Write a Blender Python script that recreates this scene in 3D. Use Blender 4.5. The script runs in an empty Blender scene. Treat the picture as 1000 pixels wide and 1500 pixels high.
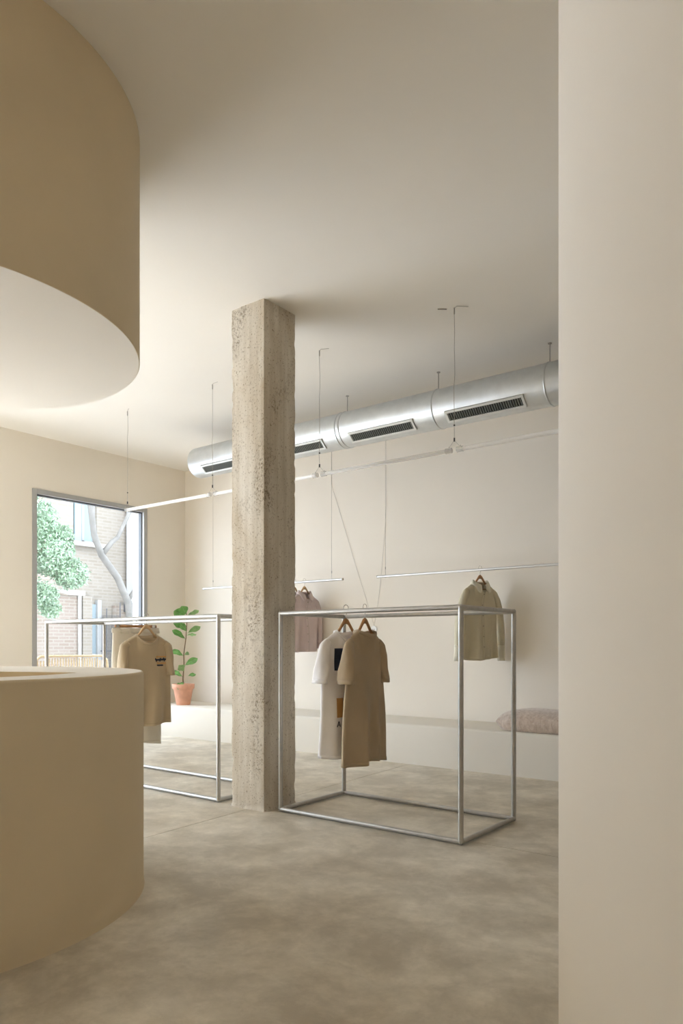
import bpy, bmesh, math, random
from mathutils import Vector, Matrix
PI = math.pi
random.seed(7)
S = bpy.context.scene
C = S.collection

# ------------------------------------------------------------------ camera
FPX, YAW, HOR, HCAM = 1070.0, math.radians(37.5), 945.0, 1.15
cam_d = bpy.data.cameras.new('camera')
cam = bpy.data.objects.new('camera', cam_d); C.objects.link(cam)
cam.location = (0, 0, HCAM)
cam.rotation_euler = (PI / 2, 0, YAW)
cam_d.sensor_fit = 'HORIZONTAL'; cam_d.sensor_width = 36.0
cam_d.lens = FPX / 1000.0 * 36.0
cam_d.shift_y = (HOR - 750.0) / 1000.0
cam_d.clip_start = 0.05; cam_d.clip_end = 200
S.camera = cam

# ------------------------------------------------------------------ sky, sun, exposure
world = bpy.data.worlds.new('sky'); S.world = world; world.use_nodes = True
bg = world.node_tree.nodes['Background']
bg.inputs['Color'].default_value = (0.81, 0.92, 1.10, 1)
bg.inputs['Strength'].default_value = 3.2
sun_d = bpy.data.lights.new('sun', 'SUN'); sun_d.energy = 18.0; sun_d.angle = math.radians(3); sun_d.color = (.86, .93, 1.11)
sun = bpy.data.objects.new('sun', sun_d); C.objects.link(sun)
sun.rotation_euler = Vector((0.71, -0.20, -0.67)).to_track_quat('-Z', 'Y').to_euler()   # over the street, into the shop front
vs = S.view_settings
vs.view_transform = 'Standard'; vs.look = 'None'; vs.exposure = 1.35; vs.gamma = 1.0
try: vs.use_curve_mapping = False
except Exception: pass
S.cycles.use_denoising = True
S.cycles.max_bounces = 14; S.cycles.diffuse_bounces = 10; S.cycles.transparent_max_bounces = 16
S.cycles.sample_clamp_indirect = 8.0
S.cycles.caustics_reflective = False; S.cycles.caustics_refractive = False

XW, YL, ZC = -7.84, 6.68, 3.544          # window wall, long wall, ceiling
XR, YF = 2.4, -3.6                        # right end, wall behind the camera

# ------------------------------------------------------------------ materials
def mat(name, col, rough=.6, metal=0.0, noise=None, bump=None, spec=None):
    """noise=(scale, amount, detail) colour mottling; bump=(scale, strength)"""
    m = bpy.data.materials.new(name); m.use_nodes = True
    nt = m.node_tree; b = nt.nodes['Principled BSDF']
    b.inputs['Base Color'].default_value = (*col, 1)
    b.inputs['Roughness'].default_value = rough; b.inputs['Metallic'].default_value = metal
    if spec is not None: b.inputs['Specular IOR Level'].default_value = spec
    tc = nt.nodes.new('ShaderNodeTexCoord')
    if noise:
        n = nt.nodes.new('ShaderNodeTexNoise'); n.inputs['Scale'].default_value = noise[0]; n.inputs['Detail'].default_value = noise[2]
        nt.links.new(tc.outputs['Object'], n.inputs['Vector'])
        r = nt.nodes.new('ShaderNodeValToRGB'); a = noise[1]
        r.color_ramp.elements[0].position = .3; r.color_ramp.elements[1].position = .7
        r.color_ramp.elements[0].color = (*[c * (1 - a) for c in col], 1)
        r.color_ramp.elements[1].color = (*[min(1, c * (1 + a)) for c in col], 1)
        nt.links.new(n.outputs['Fac'], r.inputs['Fac']); nt.links.new(r.outputs['Color'], b.inputs['Base Color'])
    if bump:
        n2 = nt.nodes.new('ShaderNodeTexNoise'); n2.inputs['Scale'].default_value = bump[0]; n2.inputs['Detail'].default_value = 6
        nt.links.new(tc.outputs['Object'], n2.inputs['Vector'])
        bp = nt.nodes.new('ShaderNodeBump'); bp.inputs['Strength'].default_value = bump[1]; bp.inputs['Distance'].default_value = .01
        nt.links.new(n2.outputs['Fac'], bp.inputs['Height']); nt.links.new(bp.outputs['Normal'], b.inputs['Normal'])
    return m

def fabric(name, col, scale=900, amount=.10):
    m = mat(name, col, .92, noise=(6, .04, 3), spec=.15)
    nt = m.node_tree; b = nt.nodes['Principled BSDF']
    tc = nt.nodes.new('ShaderNodeTexCoord'); n = nt.nodes.new('ShaderNodeTexNoise')
    mp = nt.nodes.new('ShaderNodeMapping'); mp.inputs['Scale'].default_value = (1, 1, .25)
    nt.links.new(tc.outputs['Object'], mp.inputs['Vector']); nt.links.new(mp.outputs['Vector'], n.inputs['Vector'])
    n.inputs['Scale'].default_value = 160; n.inputs['Detail'].default_value = 4
    bp = nt.nodes.new('ShaderNodeBump'); bp.inputs['Strength'].default_value = .25; bp.inputs['Distance'].default_value = .002
    nt.links.new(n.outputs['Fac'], bp.inputs['Height']); nt.links.new(bp.outputs['Normal'], b.inputs['Normal'])
    b.inputs['Sheen Weight'].default_value = .15
    return m

PAINT = (.79, .735, .65)
M = {}
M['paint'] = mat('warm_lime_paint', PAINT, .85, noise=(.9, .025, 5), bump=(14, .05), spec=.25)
M['paint_ceiling'] = mat('pale_ceiling_paint', (.82, .785, .725), .9, noise=(.7, .02, 5), spec=.2)
M['paint_bench'] = mat('bench_lime_paint', (.72, .675, .595), .8, noise=(1.3, .025, 5), bump=(20, .05), spec=.25)
M['paint_counter'] = mat('counter_plaster', (.70, .585, .405), .75, noise=(2.2, .035, 6), bump=(24, .05), spec=.3)
M['steel'] = mat('brushed_steel_tube', (.48, .465, .44), .42, .8, noise=(30, .06, 3))
M['zinc'] = mat('galvanised_sheet', (.66, .68, .685), .44, .88, noise=(9, .07, 6), bump=(40, .02))
M['zinc_band'] = mat('galvanised_band', (.62, .64, .645), .35, .9)
M['dark'] = mat('dark_duct_inside', (.02, .022, .02), .8)
M['grille'] = mat('grille_aluminium', (.70, .71, .70), .4, .6)
M['slat'] = mat('grille_slat', (.20, .215, .20), .5, .4)
M['wire'] = mat('steel_wire', (.42, .39, .35), .5, .4)
M['black'] = mat('black_clip', (.03, .03, .03), .5)
M['alu'] = mat('aluminium_rod', (.66, .66, .66), .35, .85)
M['tubewhite'] = mat('opal_tube', (.90, .89, .87), .35)
M['frame'] = mat('grey_window_frame', (.40, .40, .395), .45, .3)
M['framedark'] = mat('dark_gasket', (.10, .105, .11), .5)
M['wood'] = mat('hanger_wood', (.46, .235, .095), .42, noise=(25, .18, 4))
M['woodpale'] = mat('hanger_wood_pale', (.56, .38, .21), .42, noise=(25, .12, 4))
M['chrome'] = mat('hook_metal', (.62, .60, .57), .25, .95)
M['tan'] = fabric('tan_jersey', (.455, .355, .24))
M['tan2'] = fabric('sand_jersey', (.47, .375, .255))
M['white_cloth'] = fabric('white_jersey', (.90, .87, .86))
M['khaki'] = fabric('pale_khaki_twill', (.68, .63, .54))
M['pink'] = fabric('dusty_pink_cotton', (.60, .49, .475))
M['olive'] = fabric('pale_olive_cotton', (.61, .555, .415))
M['olive_light'] = fabric('pale_olive_collar', (.70, .655, .53))
M['button'] = mat('button', (.32, .28, .21), .4)
M['navy'] = mat('navy_print', (.022, .032, .06), .8)
M['orange'] = mat('orange_print', (.62, .33, .11), .8)
M['labelgreen'] = mat('dark_green_label', (.05, .055, .03), .8)
M['terracotta'] = mat('terracotta', (.71, .375, .255), .8, noise=(14, .10, 6), bump=(60, .08))
M['soil'] = mat('soil', (.05, .035, .022), .95, bump=(80, .6))
M['stem'] = mat('plant_stem', (.16, .10, .05), .7)
M['leaf'] = mat('fig_leaf', (.13, .31, .075), .38, noise=(22, .25, 3))
M['leaf_light'] = mat('fig_leaf_young', (.25, .42, .16), .4, noise=(22, .2, 3))
M['white_plastic'] = mat('white_plastic', (.80, .79, .77), .4)
M['whitewall'] = mat('white_render', (.40, .39, .375), .85, noise=(3, .04, 4))
M['stone'] = mat('pale_stone', (.36, .33, .29), .8, noise=(8, .08, 4))
M['iron'] = mat('iron_gate', (.09, .09, .095), .5, .3)
M['cane'] = mat('rattan_cane', (.46, .33, .18), .6, noise=(40, .15, 3))
M['bark'] = mat('plane_tree_bark', (.165, .15, .13), .85, noise=(5, .22, 5), bump=(20, .3))
M['bark2'] = mat('grey_bark', (.25, .20, .15), .9, bump=(20, .4))
M['asphalt'] = mat('street_paving', (.45, .44, .43), .9, noise=(2, .08, 5))
M['shutter'] = mat('blue_grey_shutter', (.27, .33, .35), .6)

def m_floor():
    m = mat('polished_concrete', (.4, .36, .3), .4); nt = m.node_tree; b = nt.nodes['Principled BSDF']; L = nt.links.new
    tc = nt.nodes.new('ShaderNodeTexCoord')
    def noise(sc, det, dist=0, rough=.55):
        n = nt.nodes.new('ShaderNodeTexNoise'); n.inputs['Scale'].default_value = sc; n.inputs['Detail'].default_value = det
        n.inputs['Distortion'].default_value = dist; n.inputs['Roughness'].default_value = rough
        L(tc.outputs['Object'], n.inputs['Vector']); return n
    def ramp(n, p0, c0, p1, c1):
        r = nt.nodes.new('ShaderNodeValToRGB'); e = r.color_ramp.elements
        e[0].position = p0; e[0].color = (*c0, 1); e[1].position = p1; e[1].color = (*c1, 1); L(n.outputs['Fac'], r.inputs['Fac']); return r
    def mix(f, a, bb, mode='MIX'):
        x = nt.nodes.new('ShaderNodeMix'); x.data_type = 'RGBA'; x.blend_type = mode
        if isinstance(f, float): x.inputs[0].default_value = f
        else: L(f, x.inputs[0])
        L(a, x.inputs[6]); L(bb, x.inputs[7]); return x.outputs[2]
    n1 = noise(.9, 8, .15); r1 = ramp(n1, .32, (.68, .60, .47), .68, (.90, .845, .745))
    n2 = noise(2.4, 10, .25, .66); r2 = ramp(n2, .40, (.52, .49, .44), .66, (1, 1, 1))
    c = mix(.74, r1.outputs[0], r2.outputs[0], 'MULTIPLY')
    n3 = noise(8, 10, .3, .75); r3 = ramp(n3, .47, (.80, .79, .76), .60, (1, 1, 1))
    c = mix(.5, c, r3.outputs[0], 'MULTIPLY')
    L(c, b.inputs['Base Color'])
    rr = nt.nodes.new('ShaderNodeMapRange'); rr.inputs[3].default_value = .34; rr.inputs[4].default_value = .56
    L(n2.outputs['Fac'], rr.inputs[0]); L(rr.outputs[0], b.inputs['Roughness'])
    bp = nt.nodes.new('ShaderNodeBump'); bp.inputs['Strength'].default_value = .08; bp.inputs['Distance'].default_value = .01
    L(n3.outputs['Fac'], bp.inputs['Height']); L(bp.outputs['Normal'], b.inputs['Normal'])
    return m
M['floor'] = m_floor()

def m_column():
    m = mat('board_marked_concrete', (.45, .4, .32), .9, spec=.2); nt = m.node_tree; b = nt.nodes['Principled BSDF']; L = nt.links.new
    tc = nt.nodes.new('ShaderNodeTexCoord')
    def noise(sc, det, scale=(1, 1, 1), dist=0, rough=.6):
        mp = nt.nodes.new('ShaderNodeMapping'); mp.inputs['Scale'].default_value = scale; L(tc.outputs['Object'], mp.inputs['Vector'])
        n = nt.nodes.new('ShaderNodeTexNoise'); n.inputs['Scale'].default_value = sc; n.inputs['Detail'].default_value = det
        n.inputs['Distortion'].default_value = dist; n.inputs['Roughness'].default_value = rough
        L(mp.outputs['Vector'], n.inputs['Vector']); return n.outputs['Fac']
    def ramp(f, p0, c0, p1, c1):
        r = nt.nodes.new('ShaderNodeValToRGB'); e = r.color_ramp.elements
        e[0].position = p0; e[0].color = (*c0, 1); e[1].position = p1; e[1].color = (*c1, 1); L(f, r.inputs['Fac']); return r.outputs[0]
    def mul(a, bb, f=1.0):
        x = nt.nodes.new('ShaderNodeMix'); x.data_type = 'RGBA'; x.blend_type = 'MULTIPLY'; x.inputs[0].default_value = f
        L(a, x.inputs[6]); L(bb, x.inputs[7]); return x.outputs[2]
    base = ramp(noise(2.2, 8, (1, 1, .35)), .33, (.62, .555, .455), .66, (.79, .745, .665))
    stain = ramp(noise(1.6, 6, (1.3, 1.3, .5), .5), .50, (1, 1, 1), .72, (.74, .66, .54))
    streak = ramp(noise(14, 5, (1, 1, .04)), .35, (.80, .77, .72), .6, (1, 1, 1))
    pits = ramp(noise(85, 4, (1, 1, .9), .2, .65), .585, (1, 1, 1), .68, (.45, .39, .31))
    patch = ramp(noise(4.0, 4, (1, 1, .6), .3), .53, (0, 0, 0), .65, (1, 1, 1))
    pits2 = ramp(noise(52, 7, (1, 1, .9), .3, .8), .50, (1, 1, 1), .62, (.38, .32, .25))
    mx = nt.nodes.new('ShaderNodeMix'); mx.data_type = 'RGBA'; mx.inputs[6].default_value = (1, 1, 1, 1)
    L(patch, mx.inputs[0]); L(pits2, mx.inputs[7])
    c = mul(mul(mul(mul(base, streak), pits), mx.outputs[2]), stain)
    L(c, b.inputs['Base Color'])
    bp = nt.nodes.new('ShaderNodeBump'); bp.inputs['Strength'].default_value = .5; bp.inputs['Distance'].default_value = .012
    mm = mul(pits, mx.outputs[2]); L(mm, bp.inputs['Height']); L(bp.outputs['Normal'], b.inputs['Normal'])
    return m
M['column'] = m_column()

def m_brick(name, c1, c2, mortar, sc=1.0):
    m = mat(name, c1, .9); nt = m.node_tree; b = nt.nodes['Principled BSDF']; L = nt.links.new
    tc = nt.nodes.new('ShaderNodeTexCoord'); mp = nt.nodes.new('ShaderNodeMapping')
    mp.inputs['Rotation'].default_value = (0, PI / 2, PI / 2) if False else (0, 0, 0)
    sx = nt.nodes.new('ShaderNodeSeparateXYZ'); cx = nt.nodes.new('ShaderNodeCombineXYZ')
    L(tc.outputs['Object'], sx.inputs[0]); L(sx.outputs['Y'], cx.inputs['X']); L(sx.outputs['Z'], cx.inputs['Y'])
    br = nt.nodes.new('ShaderNodeTexBrick'); br.inputs['Scale'].default_value = sc
    br.inputs['Color1'].default_value = (*c1, 1); br.inputs['Color2'].default_value = (*c2, 1); br.inputs['Mortar'].default_value = (*mortar, 1)
    br.inputs['Brick Width'].default_value = .26; br.inputs['Row Height'].default_value = .075; br.inputs['Mortar Size'].default_value = .012
    L(cx.outputs[0], br.inputs['Vector']); L(br.outputs['Color'], b.inputs['Base Color'])
    bp = nt.nodes.new('ShaderNodeBump'); bp.inputs['Strength'].default_value = .3; bp.invert = True
    L(br.outputs['Fac'], bp.inputs['Height']); L(bp.outputs['Normal'], b.inputs['Normal'])
    return m
M['brick'] = m_brick('pale_brick', (.25, .19, .145), (.285, .225, .18), (.305, .265, .22))
M['brick2'] = m_brick('buff_brick', (.265, .22, .17), (.30, .255, .205), (.315, .28, .235))

def m_glass(name, tint=(.97, .985, .98), k=.06):
    m = bpy.data.materials.new(name); m.use_nodes = True; nt = m.node_tree; nt.nodes.clear()
    o = nt.nodes.new('ShaderNodeOutputMaterial'); t = nt.nodes.new('ShaderNodeBsdfTransparent'); t.inputs[0].default_value = (*tint, 1)
    g = nt.nodes.new('ShaderNodeBsdfGlossy'); g.inputs['Roughness'].default_value = .02
    lw = nt.nodes.new('ShaderNodeLayerWeight'); lw.inputs['Blend'].default_value = .5      # two-sided Schlick reflectance
    pw = nt.nodes.new('ShaderNodeMath'); pw.operation = 'POWER'; pw.inputs[1].default_value = 5; nt.links.new(lw.outputs['Facing'], pw.inputs[0])
    f = nt.nodes.new('ShaderNodeMath'); f.operation = 'MULTIPLY_ADD'; f.inputs[1].default_value = .9; f.inputs[2].default_value = .035; nt.links.new(pw.outputs[0], f.inputs[0])
    x = nt.nodes.new('ShaderNodeMixShader'); nt.links.new(f.outputs[0], x.inputs[0]); nt.links.new(t.outputs[0], x.inputs[1]); nt.links.new(g.outputs[0], x.inputs[2])
    nt.links.new(x.outputs[0], o.inputs['Surface']); return m
M['glass'] = m_glass('window_glass')
def m_veil(name, col, k):
    m = bpy.data.materials.new(name); m.use_nodes = True; nt = m.node_tree; b = nt.nodes['Principled BSDF']
    b.inputs['Base Color'].default_value = (*col, 1); b.inputs['Roughness'].default_value = .25
    t = nt.nodes.new('ShaderNodeBsdfTransparent'); x = nt.nodes.new('ShaderNodeMixShader'); x.inputs[0].default_value = k
    nt.links.new(t.outputs[0], x.inputs[1]); nt.links.new(b.outputs[0], x.inputs[2]); nt.links.new(x.outputs[0], nt.nodes['Material Output'].inputs['Surface']); return m
M['clear'] = m_veil('clear_acrylic', (.75, .74, .72), .35)
M['tubeclear'] = m_veil('frosted_tube', (.86, .85, .83), .40)
M['farglass'] = mat('far_window_glass', (.30, .38, .39), .12)

def m_cushion():
    m = mat('velvet_cushion', (.5, .4, .33), .85); nt = m.node_tree; b = nt.nodes['Principled BSDF']; L = nt.links.new
    tc = nt.nodes.new('ShaderNodeTexCoord'); mp = nt.nodes.new('ShaderNodeMapping'); mp.inputs['Scale'].default_value = (1, 1, .45)
    n = nt.nodes.new('ShaderNodeTexNoise'); n.inputs['Scale'].default_value = 34; n.inputs['Detail'].default_value = 9; n.inputs['Roughness'].default_value = .7; n.inputs['Distortion'].default_value = .4
    L(tc.outputs['Object'], mp.inputs['Vector']); L(mp.outputs['Vector'], n.inputs['Vector'])
    r = nt.nodes.new('ShaderNodeValToRGB'); e = r.color_ramp.elements
    e[0].position = .30; e[0].color = (.40, .295, .225, 1); e[1].position = .68; e[1].color = (.66, .56, .475, 1)
    L(n.outputs['Fac'], r.inputs['Fac']); L(r.outputs[0], b.inputs['Base Color'])
    b.inputs['Sheen Weight'].default_value = .4
    bp = nt.nodes.new('ShaderNodeBump'); bp.inputs['Strength'].default_value = .35; bp.inputs['Distance'].default_value = .01
    L(n.outputs['Fac'], bp.inputs['Height']); L(bp.outputs['Normal'], b.inputs['Normal']); return m
M['cushion'] = m_cushion()

# ------------------------------------------------------------------ mesh helpers
class MB:
    def __init__(s): s.v = []; s.f = []
    def add(s, vs, fs):
        o = len(s.v); s.v += [tuple(v) for v in vs]; s.f += [tuple(i + o for i in f) for f in fs]; return s
    def box(s, x0, x1, y0, y1, z0, z1):
        v = [(x, y, z) for x in (x0, x1) for y in (y0, y1) for z in (z0, z1)]
        return s.add(v, [(0, 1, 3, 2), (4, 6, 7, 5), (0, 4, 5, 1), (2, 3, 7, 6), (0, 2, 6, 4), (1, 5, 7, 3)])
    def tube(s, pts, rad, n=12, cap=True):
        pts = [Vector(p) for p in pts]; rings = []
        rads = rad if isinstance(rad, (list, tuple)) else [rad] * len(pts)
        t0 = (pts[1] - pts[0]).normalized()
        up = Vector((0, 0, 1)) if abs(t0.z) < .9 else Vector((1, 0, 0))
        nrm = t0.cross(up).normalized()
        o = len(s.v)
        for i, p in enumerate(pts):
            if i == 0: t = t0
            elif i == len(pts) - 1: t = (pts[i] - pts[i - 1]).normalized()
            else: t = ((pts[i + 1] - p).normalized() + (p - pts[i - 1]).normalized()).normalized()
            nrm = (nrm - t * nrm.dot(t)).normalized(); b = t.cross(nrm)
            for k in range(n):
                a = 2 * PI * k / n; s.v.append(tuple(p + (nrm * math.cos(a) + b * math.sin(a)) * rads[i]))
        m = len(pts)
        for i in range(m - 1):
            for k in range(n):
                k2 = (k + 1) % n; s.f.append((o + i * n + k, o + i * n + k2, o + (i + 1) * n + k2, o + (i + 1) * n + k))
        if cap:
            s.f.append(tuple(o + k for k in reversed(range(n)))); s.f.append(tuple(o + (m - 1) * n + k for k in range(n)))
        return s
    def lathe(s, prof, n=48, cx=0, cy=0, capends=False):
        o = len(s.v)
        for (r, z) in prof:
            for k in range(n):
                a = 2 * PI * k / n; s.v.append((cx + r * math.cos(a), cy + r * math.sin(a), z))
        for i in range(len(prof) - 1):
            for k in range(n):
                k2 = (k + 1) % n; s.f.append((o + i * n + k, o + i * n + k2, o + (i + 1) * n + k2, o + (i + 1) * n + k))
        if capends:
            s.f.append(tuple(o + k for k in reversed(range(n)))); s.f.append(tuple(o + (len(prof) - 1) * n + k for k in range(n)))
        return s
    def grid(s, rows, closed=False):
        o = len(s.v); n = len(rows[0])
        for r in rows: s.v += [tuple(p) for p in r]
        for i in range(len(rows) - 1):
            for k in range(n if closed else n - 1):
                k2 = (k + 1) % n; s.f.append((o + i * n + k, o + i * n + k2, o + (i + 1) * n + k2, o + (i + 1) * n + k))
        return s
    def build(s, name, m, parent=None, smooth=False, bevel=0, solid=0, angle=None, weld=0):
        me = bpy.data.meshes.new(name); me.from_pydata(s.v, [], s.f); me.update()
        if weld:
            bm = bmesh.new(); bm.from_mesh(me); bmesh.ops.remove_doubles(bm, verts=bm.verts, dist=weld); bmesh.ops.recalc_face_normals(bm, faces=bm.faces); bm.to_mesh(me); bm.free()
        me.materials.append(m)
        if smooth: me.shade_smooth()
        if angle:
            try: me.set_sharp_from_angle(angle=math.radians(angle))
            except Exception: pass
        ob = bpy.data.objects.new(name, me); C.objects.link(ob)
        if parent: ob.parent = parent
        if solid:
            md = ob.modifiers.new('solid', 'SOLIDIFY'); md.thickness = solid; md.offset = 0
        if bevel:
            md = ob.modifiers.new('bevel', 'BEVEL'); md.width = bevel; md.segments = 3; md.limit_method = 'ANGLE'
        return ob

def tag(o, label=None, cat=None, group=None, kind=None):
    for k, v in (('label', label), ('category', cat), ('group', group), ('kind', kind)):
        if v: o[k] = v
    return o
def thing(name, label, cat, loc=(0, 0, 0), rz=0, group=None):
    o = bpy.data.objects.new(name, None); C.objects.link(o); o.empty_display_size = .1
    o.location = loc; o.rotation_euler = (0, 0, rz); return tag(o, label, cat, group)
def struct(o): o['kind'] = 'structure'; return o

# ------------------------------------------------------------------ the setting
floor = MB().box(XW - .3, XR + .3, YF - .3, YL + .3, -.30, -.012).build('floor', M['floor'])
struct(floor)
# saw-cut joints: four slabs with 4 mm gaps that meet under the column
jx = lambda y: -3.60 - (y - 3.0) * .060
jy = 3.857; g = .003
def slab(quad):
    mb = MB(); n = len(quad)
    mb.add([(x, y, 0) for x, y in quad] + [(x, y, -.012) for x, y in quad], [tuple(range(n)), tuple(reversed(range(n, 2 * n)))] + [(i, i + n, (i + 1) % n + n, (i + 1) % n) for i in range(n)])
    return mb.build('slab', M['floor'], floor)
slab([(XW, YF), (jx(YF) - g, YF), (jx(YL) - g, YL), (XW, YL)])
slab([(jx(YF) + g, YF), (XR, YF), (XR, jy - g), (jx(jy) + g, jy - g)])
slab([(jx(jy) + g, jy + g), (XR, jy + g), (XR, YL), (jx(YL) + g, YL)])

struct(MB().box(XW - .3, XR + .3, YF - .3, YL + .3, ZC, ZC + .35).build('ceiling', M['paint_ceiling']))
struct(MB().box(XW - .3, XR + .3, YF - .3, YL + .3, ZC + .36, 9.0).build('added_sky_blocker', M['whitewall']))  # unseen mass added above the ceiling to cut sky light on the facade
struct(MB().box(XW - .3, XR + .3, YL, YL + .3, 0, ZC).build('wall_back', M['paint']))
struct(MB().box(XR, XR + .3, YF, YL, 0, ZC).build('wall_right', M['paint']))
struct(MB().box(XW - .3, XR + .3, YF - .3, YF, 0, ZC).build('wall_front', M['paint']))
# window wall with its two openings
WY0, WY1, WZ0, WZ1 = 4.445, 6.035, .10, 2.935
SY0, SY1, SZ0, SZ1 = -1.05, 3.45, 0.04, 2.935
wl = MB()
wl.box(XW - .3, XW, YF, SY0, 0, ZC); wl.box(XW - .3, XW, SY1, WY0, 0, ZC); wl.box(XW - .3, XW, WY1, YL, 0, ZC)
wl.box(XW - .3, XW, SY0, SY1, SZ1, ZC); wl.box(XW - .3, XW, WY0, WY1, WZ1, ZC); wl.box(XW - .3, XW, WY0, WY1, 0, WZ0); wl.box(XW - .3, XW, SY0, SY1, 0, SZ0)
struct(wl.build('wall_left', M['paint']))

def window(name, y0, y1, z0, z1, mull=()):
    w = struct(thing(name, None, None, (XW, y0, z0)))
    W, Hh = y1 - y0, z1 - z0; fw = .055
    f = MB()
    f.box(-.10, .012, 0, fw, 0, Hh); f.box(-.10, .012, W - fw, W, 0, Hh); f.box(-.10, .012, fw, W - fw, Hh - fw, Hh); f.box(-.10, .012, fw, W - fw, 0, fw)
    f.build('window_frame', M['frame'], w, bevel=.003)
    g2 = MB(); t = .012
    g2.box(-.085, -.03, fw, fw + t, fw, Hh - fw); g2.box(-.085, -.03, W - fw - t, W - fw, fw, Hh - fw); g2.box(-.085, -.03, fw + t, W - fw - t, Hh - fw - t, Hh - fw)
    g2.build('gasket', M['framedark'], w)
    for m in mull: MB().box(-.10, .012, m - .03, m + .03, fw, Hh - fw).build('mullion', M['frame'], w, bevel=.003)
    e = [fw] + [q for m in mull for q in (m - .03, m + .03)] + [W - fw]
    for i in range(0, len(e), 2): MB().box(-.066, -.060, e[i] + .001, e[i + 1] - .001, fw, Hh - fw).build('pane', M['glass'], w)
    return w
window('window_1', WY0, WY1, WZ0, WZ1)
window('window_2', SY0, SY1, SZ0, SZ1, (1.5, 3.0))

# portals help the sky light find the openings (they emit nothing themselves)
for (y0, y1, z0, z1) in ((WY0, WY1, WZ0, WZ1), (SY0, SY1, SZ0, SZ1)):
    ld = bpy.data.lights.new('sky_portal', 'AREA'); ld.shape = 'RECTANGLE'; ld.size = z1 - z0; ld.size_y = y1 - y0
    ld.cycles.is_portal = True
    lo = bpy.data.objects.new('sky_portal', ld); C.objects.link(lo)
    lo.location = (XW - .12, (y0 + y1) / 2, (z0 + z1) / 2); lo.rotation_euler = (0, -PI / 2, 0)

# built-in bench along the long wall
prof = [(6.0, 0), (6.0, .362), (6.004, .374), (6.012, .382), (6.024, .385), (YL - .002, .385), (YL - .002, 0)]
mb = MB(); n = len(prof)
mb.add([(XW + .002, y, z) for y, z in prof] + [(XR - .002, y, z) for y, z in prof], [(i, (i + 1) % n, (i + 1) % n + n, i + n) for i in range(n)] + [tuple(reversed(range(n))), tuple(range(n, 2 * n))])
tag(mb.build('built_in_bench', M['paint_bench'], smooth=True, angle=35), 'long low plastered bench built along the wall under the hanging rods', 'bench')

# suspended ceiling drum
dr = thing('ceiling_drum', 'large round plastered drum hanging from the ceiling above the counter', 'ceiling drum', (-3.461, 1.448, 2.497))
MB().lathe([(.931, ZC - 2.497), (.931, .003), (.928, 0)], 160).build('drum_wall', M['paint_counter'], dr, smooth=True, angle=40)
MB().lathe([(.928, 0), (.0005, 0)], 160).build('drum_underside', M['paint_ceiling'], dr)

# round counter with a D-shaped well
ct = thing('reception_counter', 'round beige plastered reception counter with a sunken well in its top', 'counter', (-3.572, 1.387, 0))
R0, ZT = 1.065, 1.025
MB().lathe([(R0 + .004, 0), (R0 + .002, .012), (R0, .03), (R0, ZT - .012), (R0 - .003, ZT - .004), (R0 - .010, ZT)], 160).build('counter_wall', M['paint_counter'], ct, smooth=True, angle=60)
pA = Vector((.57, .52)); dirc = Vector((-.36, -.158)).normalized(); ri = .785
pA = pA.normalized() * ri
tt = -2 * pA.dot(dirc); pB = pA + dirc * tt
aA, aB = math.atan2(pA.y, pA.x), math.atan2(pB.y, pB.x)
while aB > aA: aB -= 2 * PI
D = [Vector((ri * math.cos(aA + (aB - aA) * i / 60), ri * math.sin(aA + (aB - aA) * i / 60))) for i in range(61)]
D += [pB.lerp(pA, i / 20) for i in range(1, 20)]
cen = sum(D, Vector((0, 0))) / len(D)
outer = []
for p in D:
    dd = (p - cen).normalized(); b_ = cen.dot(dd); t_ = -b_ + math.sqrt(b_ * b_ - cen.dot(cen) + (R0 - .010) ** 2); outer.append(cen + dd * t_)
MB().grid([[(p.x, p.y, ZT) for p in outer], [(p.x, p.y, ZT) for p in D]], True).build('counter_top', M['paint'], ct)  # lighter paint than the sides, standing in for window light on the top
mb = MB().grid([[(p.x, p.y, ZT) for p in D], [(p.x, p.y, .72) for p in D]], True)
mb.f.append(tuple(range(len(D), 2 * len(D))))
mb.build('counter_well', M['paint_counter'], ct)

# rounded partition close to the camera
pr = MB().lathe([(.8, 0), (.8, ZC)], 160, .187, 1.748)
tag(pr.build('round_partition', M['paint'], smooth=True), 'smooth rounded plaster partition rising from floor to ceiling beside the doorway', 'partition')

# concrete column: gridded faces, chipped edges, board steps
def make_column():
    x0, x1, y0, y1 = -3.812, -3.492, 3.672, 4.005
    rnd = random.Random(3); mb = MB(); nz, ns = 150, 12
    from mathutils import noise as NZ
    per = []
    for i in range(ns): per.append((x0 + (x1 - x0) * i / ns, y0))
    for i in range(ns): per.append((x1, y0 + (y1 - y0) * i / ns))
    for i in range(ns): per.append((x1 - (x1 - x0) * i / ns, y1))
    for i in range(ns): per.append((x0, y1 - (y1 - y0) * i / ns))
    cx, cy = (x0 + x1) / 2, (y0 + y1) / 2; rows = []
    for j in range(nz + 1):
        z = ZC * j / nz; row = []
        for i, (x, y) in enumerate(per):
            c = i % ns; corner = c == 0
            n0 = NZ.noise(Vector((x * 9, y * 9, z * 7)))
            amt = .0022 * n0
            if c in (4, 5, 6, 7): amt += .0025            # middle board slightly proud
            if corner:
                n1 = NZ.noise(Vector((x * 3 + 5, y * 3, z * 17))); amt -= .003 + max(0, n1 - .1) * .010
            if z < .12: amt += (.12 - z) * .05 * NZ.noise(Vector((x * 14, y * 14, z * 9))) + (.012 if z < .02 else 0)
            v = Vector((x - cx, y - cy)); k = 1 + amt / .16
            row.append((cx + v.x * k, cy + v.y * k, z))
        rows.append(row)
    mb.grid(rows, True)
    return mb.build('concrete_column', M['column'], smooth=True, angle=35)
tag(make_column(), 'bare weathered square concrete column with pits and board marks', 'column')

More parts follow.
